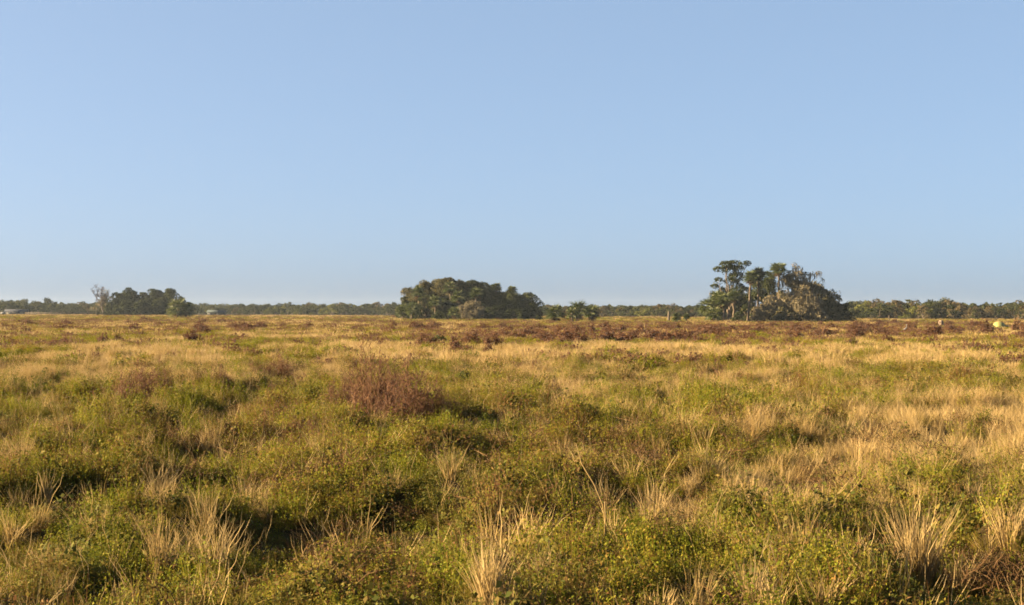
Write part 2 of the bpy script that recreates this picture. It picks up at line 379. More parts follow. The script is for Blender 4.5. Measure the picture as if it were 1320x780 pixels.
# green weeds
gsrc = [(src_weed(rng, 520, .032, .36, .40), M_weed), (src_weed(rng, 520, .060, .34, .38, .2), M_weedb), (src_weed(rng, 580, .027, .38, .46), M_weed), (src_weed(rng, 300, .055, .34, .3, .7), M_weedb),
        (src_weed(rng, 420, .06, .5, .34), M_weed), (src_weed(rng, 400, .07, .55, .3), M_weed),
        (src_weed(rng, 420, .13, 1.1, .36), M_weed), (src_weed(rng, 400, .15, 1.2, .3), M_weed)]
C_weed = sources('leafy_weeds', gsrc)
PX, PY, S, ID = [], [], [], []
for d0, d1, dens, ids, sc in ((10.5, 26, 18, (0, 1, 2, 3), .78), (26, 60, 11, (0, 1, 2, 3), .92), (60, 130, 4.2, (4, 5), .85), (130, 280, .85, (6, 7), .85), (280, 520, .28, (6, 7), 1.)):
    x, y = wedge(d0, d1, dens); ws = w_straw(x, y); mo = mound(x, y)
    pit = mo + rng.uniform(-.06, .06, len(x)) < (.43 if d0 < 60 else .2)
    keep = ((rng.uniform(0, 1, len(x)) < np.clip(1.3 - ws * .95, .15, 1) * (1. if d0 < 50 else .8 if d0 < 100 else .6)) | pit) & (cleared(x, y) | (rng.uniform(0, 1, len(x)) < .5))
    x, y, mo, pit = x[keep], y[keep], mo[keep], pit[keep]
    PX.append(x); PY.append(y); s = sc * rng.uniform(.55, 1.3, len(x)) * np.where(pit | ~cleared(x, y), .55, 1.); zf = (.6 + .55 * np.clip((mo - .36) / .3, 0, 1)) * rng.uniform(.75, 1.4, len(x)) if d0 < 130 else np.full(len(x), 1.)
    S.append(np.stack([s, s, s * zf], 1)); ID.append(rng.choice(ids, len(x)))
x, y = wedge(10.5, 48, 22); mo = mound(x, y); keep = ((mo < .46) | ~cleared(x, y, 1.3) | (rng.uniform(0, 1, len(x)) < .12)) & (rng.uniform(0, 1, len(x)) < np.clip((52 - y) / 30, .25, 1)); x, y = x[keep], y[keep]      # small growth in the hollows
PX.append(x); PY.append(y); s = rng.uniform(.35, .7, len(x)); S.append(np.stack([s, s, s * .8], 1)); ID.append(rng.choice((0, 1, 2, 3), len(x)))
x = np.concatenate(PX); y = np.concatenate(PY)
scatter('leafy_weeds', C_weed, np.stack([x, y, H(x, y) - .03], 1), rots(len(x)), np.concatenate(S), np.concatenate(ID), 'low green and yellowing leafy weeds covering the field in mounds')

# dry grass
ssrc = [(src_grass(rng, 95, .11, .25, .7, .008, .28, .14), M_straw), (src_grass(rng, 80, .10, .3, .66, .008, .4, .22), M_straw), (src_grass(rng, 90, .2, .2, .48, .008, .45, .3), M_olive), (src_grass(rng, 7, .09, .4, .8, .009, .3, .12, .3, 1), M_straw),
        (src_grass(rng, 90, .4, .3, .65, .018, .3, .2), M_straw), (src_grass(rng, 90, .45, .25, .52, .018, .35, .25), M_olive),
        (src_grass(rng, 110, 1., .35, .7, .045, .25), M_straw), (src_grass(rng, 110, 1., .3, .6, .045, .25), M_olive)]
C_straw = sources('dry_grass', ssrc)
PX, PY, S, ID = [], [], [], []
for d0, d1, dens, si, oi_, sc in ((10.5, 26, 21, (0, 1), (2,), .66), (26, 60, 13.5, (0, 1), (2,), .82), (60, 130, 5.2, (4,), (5,), 1.), (130, 280, 1.3, (6,), (7,), .95), (280, 620, .34, (6,), (7,), 1.05)):
    x, y = wedge(d0, d1, dens); ws = w_straw(x, y) - .35 * np.clip(w_rus(x, y), 0, 1)
    keep = rng.uniform(0, 1, len(x)) < (np.clip(.2 + (ws - .25) * 1.15, .2, 1)) * (.35 + .65 * cleared(x, y, .8))
    if d0 < 60: keep &= mound(x, y) + rng.uniform(-.08, .14, len(x)) > .38
    x, y, ws = x[keep], y[keep], ws[keep]
    st = rng.uniform(0, 1, len(x)) < np.clip(.12 + ws * .75 - .26 * np.clip((y - 50) / 60, 0, 1), .1, .9)
    ID.append(np.where(st, rng.choice(si, len(x)), rng.choice(oi_, len(x))))
    PX.append(x); PY.append(y); s = sc * rng.uniform(.6, 1.15, len(x)); S.append(np.stack([s, s, s * rng.uniform(.8, 1.15, len(x))], 1))
x, y = wedge(10.5, 70, .4)                                  # scattered upright tufts
PX.append(x); PY.append(y); s = rng.uniform(.6, 1.1, len(x)); S.append(np.stack([s * .85, s * .85, s], 1)); ID.append(rng.choice((0, 1), len(x)))
x, y = wedge(10.5, 55, 2.6)                                   # thin lone stalks rising out of the weeds
PX.append(x); PY.append(y); s = rng.uniform(.5, 1.0, len(x)); S.append(np.stack([s, s, s], 1)); ID.append(np.full(len(x), 3))
x = np.concatenate(PX); y = np.concatenate(PY)
scatter('dry_grass', C_straw, np.stack([x, y, H(x, y)], 1), rots(len(x)), np.concatenate(S), np.concatenate(ID), 'straw coloured and olive wild grass growing all over the field')

# brown twiggy litter and low russet growth
def both(st, tw):
    a = Acc()
    for b in (st, tw):
        for V, Q, t, h in zip(b.V, b.Q, b.t, b.h): a.add(V, Q - Q.min() if False else Q - 0, t, h) if False else None
    off = 0
    a.V = st.V + tw.V; a.Q = st.Q + [q + st.n for q in tw.Q]; a.t = st.t + tw.t; a.h = st.h + tw.h; a.n = st.n + tw.n
    return a
rsrc = [(src_twigs(rng, 90, .32, .45, .007), M_twig), (src_twigs(rng, 70, .3, .55, .008), M_twig), (both(*src_russet(rng, 10, .35, .65, .012, 10)), M_russet), (both(*src_russet(rng, 24, .95, .62, .04, 9)), M_russet)]
C_rus = sources('brown_weeds', rsrc)
PX, PY, S, ID = [], [], [], []
for d0, d1, dens, ids in ((10.5, 30, 3.2, (0, 1)), (30, 60, 1.6, (0, 1, 2)), (60, 130, .9, (2, 3)), (130, 300, .3, (3,)), (300, 620, .07, (3,))):
    x, y = wedge(d0, d1, dens); wr = w_rus(x, y)
    keep = rng.uniform(0, 1, len(x)) < np.clip(.15 + wr * 1.1, .05, 1)
    x, y = x[keep], y[keep]; PX.append(x); PY.append(y); s = rng.uniform(.6, 1.2, len(x)); S.append(np.stack([s, s, s], 1)); ID.append(rng.choice(ids, len(x)))
x = np.concatenate(PX); y = np.concatenate(PY)
scatter('brown_weeds', C_rus, np.stack([x, y, H(x, y)], 1), rots(len(x)), np.concatenate(S), np.concatenate(ID), 'low brown and russet dead weeds growing between the grass')

# ------------------------------------------------------------------ russet bushes, each a thing
def bush_proto(seed, ns, rad, h, w, nt):
    r = np.random.default_rng(seed); st, tw = src_russet(r, ns, rad, h, w, nt)
    return st.mesh('dead_weed_stems', M_twig), tw.mesh('dead_weed_twigs', M_russet)
BN = [bush_proto(100 + i, 40, .6, 1., .011, 22) for i in range(4)]      # near, unit height
BF = [bush_proto(120 + i, 30, .55, 1., .035, 14) for i in range(4)]     # far
def bush(x, y, h, w, label, group=None, far=False, z=None):
    """x, y on the field, h height and w width in metres"""
    a = rng.integers(0, 4); st, tw = (BF if far else BN)[a]
    e = empty('dead_weed_bush', (x, y, float(H(x, y))), label, 'bush', group, rng.uniform(0, 6.28))
    e.scale = (w * .85, w * .85, h)
    mobj('stem_cluster', st, e); mobj('twig_cluster', tw, e)
    return e
def bush_px(px, py, hp, wp, label, group=None):
    x, y = gp(px, py); return bush(x, y, hp / F * y * 1.08, wp / F * y, label, group, y > 75)
for a in ((482, 550, 122, 76, 'tallest russet dead weed bush, its feathery top rising above the big double bush'),
          (530, 554, 98, 92, 'broad russet dead weed bush, right half of the big double bush'),
          (448, 536, 66, 56, 'thin brown dead weed bush on the left flank of the big double bush'),
          (570, 545, 46, 50, 'low brown dead weed bush on the right flank of the big double bush'),
          (498, 535, 62, 60, 'reddish dead weed bush in the middle between the halves of the big double bush'),
          (180, 525, 66, 62, 'wide russet dead weed bush standing alone among green weeds at the left'),
          (208, 508, 46, 34, 'narrow upright dead weed bush behind the lone left bush'),
          (333, 492, 32, 40, 'brown dead weed bush in the straw grass, leftmost of a pair'),
          (364, 490, 34, 44, 'brown dead weed bush in the straw grass, darker right one of a pair'),
          (285, 505, 36, 28, 'thin dead weed bush left of the brown pair in the straw'),
          (384, 572, 38, 44, 'small dusky dead weed bush before the dark hollows in the green weeds'),
          (410, 570, 34, 40, 'small reddish dead weed bush right beside the dusky one near the dark hollows'),
          (352, 545, 26, 30, 'faint brown dead weed bush among yellow green weeds'),
          (248, 444, 20, 26, 'dark dead weed bush far out on the left side of the field'),
          (262, 433, 16, 26, 'brown dead weed bush just behind the dark far left one'),
          (133, 445, 16, 20, 'small brown dead weed bush, left of two at the far left'),
          (152, 444, 14, 15, 'blackish small dead weed bush, right of two at the far left'),
          (491, 449, 13, 15, 'tiny dark dead weed bush straight behind the big double bush'),
          (551, 450, 22, 28, 'reddish dead weed bush at the left end of the middle russet row'),
          (586, 455, 22, 26, 'rusty dead weed bush second in the middle russet row'),
          (605, 447, 22, 30, 'hazy brown dead weed bush at the back of the middle russet row'),
          (636, 452, 24, 32, 'tall russet dead weed bush at the right end of the middle russet row'),
          (630, 458, 15, 20, 'dark low dead weed bush in front of the middle russet row'),
          (318, 424, 10, 12, 'tiny dark dead weed bush far off before the middle tree island'),
          (1205, 437, 22, 26, 'rounded maroon dead weed bush below the pale lump near the far sandy strip'),
          (1143, 445, 16, 18, 'small dark dead weed bush in pale straw left of the white bird'),
          (1098, 449, 16, 18, 'maroon dead weed bush farther left of the white bird'),
          (1175, 428, 15, 20, 'maroon dead weed bush behind the white bird'),
          (1270, 432, 20, 26, 'maroon dead weed bush left of the yellow dome'),
          (1291, 434, 11, 20, 'dark low dead weed bush right in front of the yellow dome'),
          (1314, 430, 20, 22, 'maroon dead weed bush right of the yellow dome')):
    bush_px(*a)
GRPS = [((640, 800, 424, 447), 34, 'russet dead weed bush in the wide band below the low palms', 'russet bushes below the low palms'),
        ((800, 930, 424, 446), 28, 'russet dead weed bush in the band left of the mossy tree island', 'russet bushes left of the mossy island'),
        ((900, 1110, 421, 440), 40, 'purplish dead weed bush in the band below the mossy tree island', 'purplish bushes below the mossy island'),
        ((1100, 1330, 418, 441), 40, 'maroon dead weed bush in the band below the far right wood', 'maroon bushes below the right wood'),
        ((-10, 250, 412, 430), 20, 'small brown dead weed bush far off below the left trees', 'brown bushes below the left trees'),
        ((250, 640, 411, 428), 36, 'small brown dead weed bush far off below the middle tree island', 'brown bushes below the middle island')]
for (x0, x1, y0, y1), n, lab, g in GRPS:
    for i in range(n):
        while True:
            px = rng.uniform(x0, x1); py = y0 + (y1 - y0) * rng.uniform(0, 1) ** 1.1
            if not any(a_ < px < b_ and py > c_ for a_, b_, c_ in ((1270, 1308, 417), (1157, 1177, 426), (1178, 1222, 415))): break      # the dome, the bird and the stump stand clear
        X, Y = gp(px, py); h = rng.uniform(.75, 1.3)
        bush(X, Y, h, h * rng.uniform(1.3, 2.4), lab, g, True)
GD = Acc(); leaves(GD, rng, *(lambda p: (p * [.5, .5, 1.] , p))(np.abs(unit(rng.normal(0, 1, (900, 3)))) * np.sign(rng.normal(0, 1, (900, 3)) * [1, 1, 0] + [0, 0, 1]) * rng.uniform(.6, 1., (900, 1))), .13, .55)
me_gb = GD.mesh('green_bush', M_oak)
for px, py, hp, wp, lab in ((567, 447, 16, 24, 'small dark green bush among the middle russet row'), (600, 497, 20, 22, 'small green bush in the straw grass right of the big double bush')):
    X, Y = gp(px, py); o = mobj('green_bush', me_gb); o.location = (X, Y, float(H(X, Y))); o.scale = (wp / F * Y, wp / F * Y, hp / F * Y); meta(o, lab, 'bush')

# ------------------------------------------------------------------ prominent tussocks of dry grass, each a thing
def tussock(px, py, hp, wp, label, n=90, spread=None, droop=.22, mat=None, name='grass_tussock', cat='grass tuft'):
    X, Y = gp(px, py); z = float(H(X, Y)); h = hp / F * Y; w = wp / F * Y
    r = np.random.default_rng(int(px * 7 + py)); acc = Acc(); base = min(.14, w * .25)
    a = r.uniform(0, 6.283, n); q = r.uniform(0, 1, n) ** .7
    B = np.stack([np.cos(a) * q * base, np.sin(a) * q * base, np.full(n, -.05)], 1)
    s = (w * .5 - base) / h
    D = np.stack([np.cos(a) * q * s + r.normal(0, .07, n), np.sin(a) * q * s + r.normal(0, .07, n), np.ones(n)], 1)
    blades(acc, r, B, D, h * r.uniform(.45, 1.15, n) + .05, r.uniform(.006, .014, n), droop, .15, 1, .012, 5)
    o = mobj(name, acc.mesh(name, mat or M_straw)); o.location = (X, Y, z)
    return meta(o, label, cat)
for a in TUSSOCKS:
    tussock(*a)
X, Y = gp(1292, 768)
r = np.random.default_rng(77); acc = src_twigs(r, 420, .55, .5, .007); o = mobj('dead_weed_patch', acc.mesh('dead_weed_patch', M_twig)); o.location = (X, Y, float(H(X, Y)))
meta(o, 'tangle of brown dead weeds in the bottom right corner', 'dead weeds')
# bent dry stem
X, Y = gp(783, 712); z = float(H(X, Y)); k = Y / F; acc = Acc()
tube(acc, [(0, 0, 0), (-1 * k, 0, 28 * k), (-5 * k, .05, 60 * k), (-16 * k, .1, 86 * k), (-32 * k, .15, 112 * k), (-39 * k, .2, 138 * k)], [.008, .008, .007, .0065, .006, .004], 6, .45)
tube(acc, [(-3 * k, 0, 20 * k), (-2 * k, -.03, 45 * k), (-3 * k, -.05, 66 * k)], [.008, .008, .007], 6, .7)
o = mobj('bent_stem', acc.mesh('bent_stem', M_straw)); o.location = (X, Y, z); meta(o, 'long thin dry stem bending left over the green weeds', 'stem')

# ------------------------------------------------------------------ trees
def dome_lobes(r, Hh, W, n, base=.22, rl=(.11, .19), flat=1.0):
    c = []
    for i in range(n):
        a = r.uniform(0, 6.283); u = r.uniform(0, 1); el = math.acos(1 - u * .98)          # from the top down
        k = r.uniform(.55, .9)
        rr = W * .5 * math.sin(el) * k; z = Hh * (base + (1 - base) * math.cos(el) * (.78 + .12 * r.uniform(-1, 1)))
        R_ = r.uniform(*rl) * min(W, Hh * 1.2)
        c.append((math.cos(a) * rr, math.sin(a) * rr, min(z, Hh - R_ * .7), R_, R_ * r.uniform(.6, .85)))
    return c
def crown_mesh(r, lobes, per, size, mat, gap=.36, name='tree_crown'):
    acc = Acc()
    for (x, y, z, R_, Rz) in lobes:
        n = int(per * (R_ / size) ** 2)
        D = unit(r.normal(0, 1, (n, 3))); D[:, 2] = np.where((D[:, 2] < -.2) & (r.uniform(0, 1, n) < .6), -D[:, 2], D[:, 2])
        k = r.uniform(.35, 1.0, n) ** .5 * (1 + .35 * (noise3(D * 2.2 + x, 5) - .5))
        P = np.array([x, y, z]) + D * k[:, None] * [R_, R_, Rz]
        P = P[noise3(P / (size * 2.2), 3) + .6 * noise3(P / (size * 5.5) + 3.7, 8) > gap + .3]
        if len(P): leaves(acc, r, P, (P - [x, y, z]) / R_ + [0, 0, .4], size, .75)
    return acc.mesh(name, mat)
def limb_mesh(r, lobes, Hh, tr, fork, mat, nl=7, name='tree_trunk'):
    acc = Acc(); f = np.array([r.normal(0, .02) * Hh, r.normal(0, .02) * Hh, fork * Hh])
    tube(acc, wig(r, (0, 0, -.3), f, 5, .04), np.linspace(tr * 1.35, tr * .85, 5), 8)
    order = sorted(lobes, key=lambda l: r.uniform())[:nl]
    for l in order: 
        tube(acc, wig(r, f - [0, 0, .1], l[:3], 5, .03 * Hh), np.linspace(tr * .6, tr * .12, 5), 6)
    return acc.mesh(name, mat)
def moss_acc(r, lobes, dens, L, w=.12):
    acc = Acc()
    for (x, y, z, R_, Rz) in lobes:
        n = int(dens * R_ * R_)
        a = r.uniform(0, 6.283, n); q = np.sqrt(r.uniform(0, 1, n)) * 1.05
        P = np.stack([x + np.cos(a) * q * R_, y + np.sin(a) * q * R_, z + Rz * np.sqrt(np.maximum(0, 1.1 - q * q)) * r.uniform(-1, .9, n)], 1)
        blades(acc, r, P, np.stack([r.normal(0, .08, n), r.normal(0, .08, n), -np.ones(n)], 1), r.uniform(.4, 1.2, n) * L, r.uniform(.6, 1.5, n) * w, 0, 0, 1, .03, 3)
    return acc
def oak(px, topy, wp, d, label, seed, mat=None, moss=0, n=None, base=.2, size=.32, gap=.31, name='oak_tree', lobes=None, per=17, group=None):
    r = np.random.default_rng(seed); X = at(px, d); Hh = zt(px, topy, d); W = wp / F * d
    lobes = lobes or dome_lobes(r, Hh, W, n or int(22 + W * 2.4), base)
    e = empty(name, (X, d, 0), label, 'tree', group)
    mobj('crown', crown_mesh(r, lobes, per, size, mat or M_oak, gap), e)
    mobj('trunk', limb_mesh(r, lobes, Hh, .022 * Hh + .05, r.uniform(.14, .24), M_bark), e)
    if moss: mobj('moss', moss_acc(r, lobes, 15 * moss, .16 * Hh * .7).mesh('hanging_moss', M_moss), e)
    return e
def frond(acc, r, o, D, L, t0, t1, nl=15, w=.13):
    """fan frond: stalk then leaflets spreading from its end, tips drooping"""
    D = D / np.linalg.norm(D); up = np.array([0, 0, 1.]); s = np.cross(D, up); s = s / max(np.linalg.norm(s), 1e-6); n = np.cross(s, D)
    hub = o + D * L * .45 - up * L * .03
    blades(acc, r, o[None], (hub - o)[None], np.linalg.norm(hub - o), .05, 0, t0, t1, 0, 2)
    a = np.linspace(-1.35, 1.35, nl)
    dirs = np.cos(a)[:, None] * D + np.sin(a)[:, None] * s + n * (.12 * np.abs(np.sin(a)))[:, None]
    blades(acc, r, np.repeat(hub[None], nl, 0), dirs, L * .62 * (1 - .25 * np.abs(np.sin(a))), w, .28, t0, t1, 0, 3)
def palm_meshes(seed, Ht, Rc, nf=46, dead=16, tr=.2, low=-.35, lean=.3):
    r = np.random.default_rng(seed); tr_a, cr, dd = Acc(), Acc(), Acc()
    top = np.array([r.normal(0, lean), r.normal(0, lean), Ht])
    p = wig(r, (0, 0, -.3), top, 9, .06); tube(tr_a, p, tr * (1 + .18 * r.uniform(-1, 1, 9)) * np.linspace(1.25, .95, 9), 9)
    for i in range(nf):
        a = r.uniform(0, 6.283); el = math.asin(np.clip(low + (1 - low) * r.uniform(0, 1) ** 1.1, -.9, .98)); t = r.uniform(0, 1)
        frond(cr, r, top + [0, 0, r.uniform(-.1, .25)], np.array([math.cos(a) * math.cos(el), math.sin(a) * math.cos(el), math.sin(el)]), Rc * r.uniform(.85, 1.15), t * .8, t * .8 + .2)
    for i in range(dead):
        a = r.uniform(0, 6.283); el = r.uniform(-1.35, -.6)
        frond(dd, r, top - [0, 0, r.uniform(0, .35 * Rc)], np.array([math.cos(a) * math.cos(el), math.sin(a) * math.cos(el), math.sin(el)]), Rc * r.uniform(.6, .95), 0, 1, 9)
    return tr_a.mesh('palm_trunk', M_palmbark), cr.mesh('palm_crown', M_palm), (dd.mesh('palm_dead_fronds', M_deadfrond) if dead else None)
def palm(px, cy, wp, d, label, seed, dead=16, tr=.2, name='cabbage_palm', nf=64, low=-.7, lean=.3, group=None):
    """cy: photo row of the crown's centre"""
    z = zt(px, cy, d); t, c, dm = palm_meshes(seed, z, wp / F * d * .5, nf, dead, tr, low, lean)
    e = empty(name, (at(px, d), d, 0), label, 'palm tree', group)
    # crown hangs round the trunk's top
    mobj('trunk', t, e); mobj('crown', c, e)
    if dm: mobj('dead_fronds', dm, e)
    return e

# --- left tree island (about 600 m away)
for i, (px, ty, wp, d, lab) in enumerate((
        (152, 373, 32, 600, 'leftmost full-leaved oak of the left tree island, next to the bare tree'),
        (169, 369.5, 36, 606, 'high domed oak left of the middle of the left tree island'),
        (185, 374, 32, 612, 'oak with a lower crown in the middle of the left tree island'),
        (199, 369.5, 38, 604, 'highest rounded oak right of the middle of the left tree island'),
        (219, 370.5, 38, 602, 'broad round oak at the right shoulder of the left tree island'),
        (234, 379, 28, 606, 'oak sloping down behind the big green palm bush of the left island'),
        (244, 389, 20, 604, 'low oak at the right end of the left tree island'),
        (160, 377, 40, 618, 'hazy oak filling the back of the left island beside the high domed oak'),
        (208, 374, 56, 618, 'wide hazy oak filling the back of the left island'),
        (161, 384, 34, 588, 'lower oak in front at the left of the left tree island'),
        (182, 386, 32, 586, 'lower dark oak in front at the middle of the left tree island'),
        (204, 383, 34, 588, 'lower oak in front below the highest crown of the left tree island'),
        (222, 388, 32, 590, 'low oak close behind the big green palm bush'),
        (134, 383, 26, 606, 'small hazy oak standing right behind the leafless tree'),
        (143, 388, 20, 592, 'small dark oak between the bare tree and the left tree island'))):
    oak(px, ty, wp, d, lab, 300 + i, size=.46, base=.02, per=20)
# bare tree
def bare(px, ty, d, wp, label, seed):
    r = np.random.default_rng(seed); Hh = zt(px, ty, d); W = wp / F * d; acc = Acc(); tw = Acc(); tips = []
    e = empty('bare_tree', (at(px, d), d, 0), label, 'tree')
    f = np.array([0, 0, Hh * .3]); tube(acc, wig(r, (1.2, 0, -.3), f, 5, .08), np.linspace(.42, .3, 5), 8)
    for i in range(9):
        a = r.uniform(0, 6.283); q = r.uniform(.35, 1.) ; t = np.array([math.cos(a) * W * .56 * q, math.sin(a) * W * .56 * q, Hh * r.uniform(.55, .9) * (1.05 - .2 * q)])
        p = wig(r, f - [0, 0, r.uniform(0, .8)], t, 6, .35); tube(acc, p, np.linspace(.2, .05, 6), 6)
        for j in range(16):
            b = p[r.integers(2, 6)]; t2 = b + np.array([r.normal(0, .9), r.normal(0, .9), r.uniform(-.2, 2.)]); tube(acc, wig(r, b, t2, 4, .1), np.linspace(.06, .02, 4), 5)
            n = 9; D = np.stack([r.normal(0, .7, n), r.normal(0, .7, n), r.uniform(-.3, 1, n)], 1)
            blades(tw, r, np.repeat(t2[None], n, 0) - (t2 - b) * r.uniform(0, .7, (n, 1)), D, r.uniform(.5, 1.3, n), .05, .1, 0, 1, .03, 3)
    mobj('trunk', acc.mesh('bare_trunk', M_barebark), e); mobj('twigs', tw.mesh('bare_twigs', M_deadtw), e)
    lob = [(r.normal(0, W * .24), r.normal(0, W * .24), Hh * r.uniform(.2, .8), 1.1, .8) for _ in range(26)]
    mobj('moss', moss_acc(r, lob, 14, 1.5).mesh('bare_tree_moss', M_moss), e)
M_deadtw = mat_plant('purple_grey_twigs', [(0, (.09, .07, .075)), (1, (.17, .13, .13))], .7, .2, .1, .3, 0)
bare(131, 363, 596, 28, 'leafless purplish grey tree with a pale trunk left of the left tree island', 350)
palm(229, 397, 30, 428, 'big green palm bush in front of the right end of the left island', 351, 8, .3, 'palm_bush', 60, -.75)
palm(240, 399, 24, 430, 'darker palm bush leaning on the right of the big green palm bush', 352, 6, .3, 'palm_bush', 50, -.75)

# --- middle tree island (about 390 m)
for i, (px, ty, wp, d, lab, m, ms, bs) in enumerate((
        (537, 366, 46, 398, 'brownish oak on the left slope of the middle tree island', M_brownoak, .3, .15),
        (553, 358.5, 56, 396, 'tall bronze oak at the upper left of the middle tree island', M_brownoak, .5, .15),
        (567, 357, 48, 404, 'bronze oak filling the saddle between the two highest bronze crowns', M_brownoak, .3, .1),
        (601, 358, 56, 403, 'shaded oak filling the middle island behind its highest crowns', M_oak, .1, .1),
        (627, 362, 50, 404, 'shaded oak filling the step of the middle island outline', M_oak, .1, .1),
        (648, 371, 50, 404, 'shaded oak filling the right shoulder of the middle island', M_oak, 0, .1),
        (581, 354.5, 54, 394, 'highest bronze oak at the top of the middle tree island', M_brownoak, .5, .15),
        (611, 354, 46, 398, 'tall dark oak right of the highest bronze crown of the middle island', M_oak, .2, .15),
        (634, 365.5, 40, 396, 'dark oak where the middle tree island steps down to the right', M_oak, 0, .15),
        (657, 370, 44, 394, 'dark oak with a knobbly top right of the middle of the island', M_oak, 0, .1),
        (675, 374, 38, 398, 'dark oak near the right end of the middle tree island', M_oak, 0, .1),
        (524, 381, 30, 390, 'low green oak at the left foot of the middle tree island', M_oak, .1, .05),
        (549, 380, 34, 384, 'green oak in front of the bronze oaks of the middle island', M_oak, .2, .1),
        (573, 384, 34, 382, 'green oak in front below the highest bronze crown', M_oak, .1, .08),
        (607, 387, 40, 376, 'pale grey mossy oak low at the front of the middle tree island', M_moss, .8, .08),
        (634, 384, 44, 386, 'blackish oak at the front right of the mossy low one', M_oak, 0, .05),
        (660, 386, 48, 386, 'blackish oak filling the front right of the middle tree island', M_oak, 0, .04),
        (683, 392, 34, 387, 'low blackish oak at the right foot of the middle tree island', M_oak, 0, .04),
        (597, 370, 38, 388, 'shaded oak in the heart of the middle tree island', M_oak, .1, .1))):
    oak(px, ty - 2, wp * 1.12, d, lab, 400 + i, m, ms, base=bs * .3)
k = 392 / F
oak(688, 376, 30, 392, 'dark oak reaching out to the right with a bare limb at the island end', 420, lobes=[(-3 * k, 0, 28 * k, 9 * k, 6 * k), (4 * k, 0, 24 * k, 7 * k, 5 * k), (9 * k, .5, 20 * k, 5.5 * k, 4.5 * k), (-8 * k, 1, 20 * k, 9 * k, 8 * k), (-1 * k, 1, 12 * k, 9 * k, 9 * k), (5 * k, 0, 6 * k, 7 * k, 7 * k), (-9 * k, -1, 8 * k, 8 * k, 9 * k)], per=16)
for i, (px, cy, wp, d, lab) in enumerate((
        (592, 383, 19, 379, 'round-headed cabbage palm in front of the middle tree island'),
        (582, 371, 18, 386, 'taller cabbage palm with a visible brown trunk in the middle island'),
        (541, 377, 19, 388, 'cabbage palm rising at the left part of the middle island'),
        (612, 378, 18, 384, 'cabbage palm right of the round-headed one in the middle island'),
        (562, 388, 18, 380, 'short cabbage palm in front of the green oaks of the middle island'),
        (519, 400, 18, 376, 'leftmost low palm at the foot of the middle island'),
        (530, 398, 20, 374, 'second low palm at the left foot of the middle island'),
        (586, 403, 17, 366, 'squat palm at the ground before the mossy low oak'),
        (639, 370, 13, 399, 'small palm head poking over the dark oaks, left one'),
        (660, 374, 13, 398, 'small palm head poking over the dark oaks, right one'))):
    palm(px, cy, wp, d, lab, 440 + i, 12 if cy < 392 else 5, .22, nf=60 if cy < 392 else 64, low=-.7 if cy < 392 else -.85)
for px, py, hp, wp, lab in ((671, 411, 8, 9, 'small round green bush at the foot of the middle island'), (693, 411, 5, 8, 'tiny green bush at the right foot of the middle island'), (564, 411, 9, 16, 'low green bush before the left half of the middle island')):
    d = 365; o = mobj('green_bush', me_gb); o.location = (at(px, d), d, 0); o.scale = (wp / F * d, wp / F * d, zt(px, py - hp, d)); meta(o, lab, 'bush')

# --- low palms right of the middle island
for i, (px, cy, wp, d, dead, lab) in enumerate((
        (713, 403.5, 26, 318, 16, 'leftmost low round palm standing alone by the middle island'),
        (745, 399, 27, 316, 18, 'tallest of the low palms, in the middle of three'),
        (764, 402.5, 22, 320, 14, 'right low palm leaning against the tallest low palm'),
        (738, 404.5, 16, 312, 10, 'small low palm at the foot of the tallest low palm'),
        (871, 409, 13, 300, 3, 'little dark palm alone between the two tree islands'),
        (884, 408, 9, 330, 2, 'tiny pale palm right of the little dark palm'))):
    palm(px, cy, wp, d, lab, 470 + i, dead, .28, 'low_palm', 62, -.7)
def post(px, topy, d, wp, label, name, seed, cat):
    r = np.random.default_rng(seed); acc = Acc(); h = zt(px, topy, d); w = wp / F * d * .5
    p = wig(r, (0, 0, -.2), (r.normal(0, .1), 0, h), 7, .04); tube(acc, p, w * (1 + .25 * r.uniform(-1, 1, 7)), 9)
    tube(acc, [p[-1] - [0, 0, .01], p[-1] + [0, 0, .06]], [w * .95, w * .3], 9)
    o = mobj(name, acc.mesh(name, M_palebark)); o.location = (at(px, d), d, 0); return meta(o, label, cat)
post(862, 401.5, 350, 2.8, 'pale dead palm trunk standing left of the little dark palm', 'dead_palm', 1, 'dead tree')
post(1146, 406.5, 360, 1.4, 'pale wooden post in front of the right wood', 'wooden_post', 2, 'post')

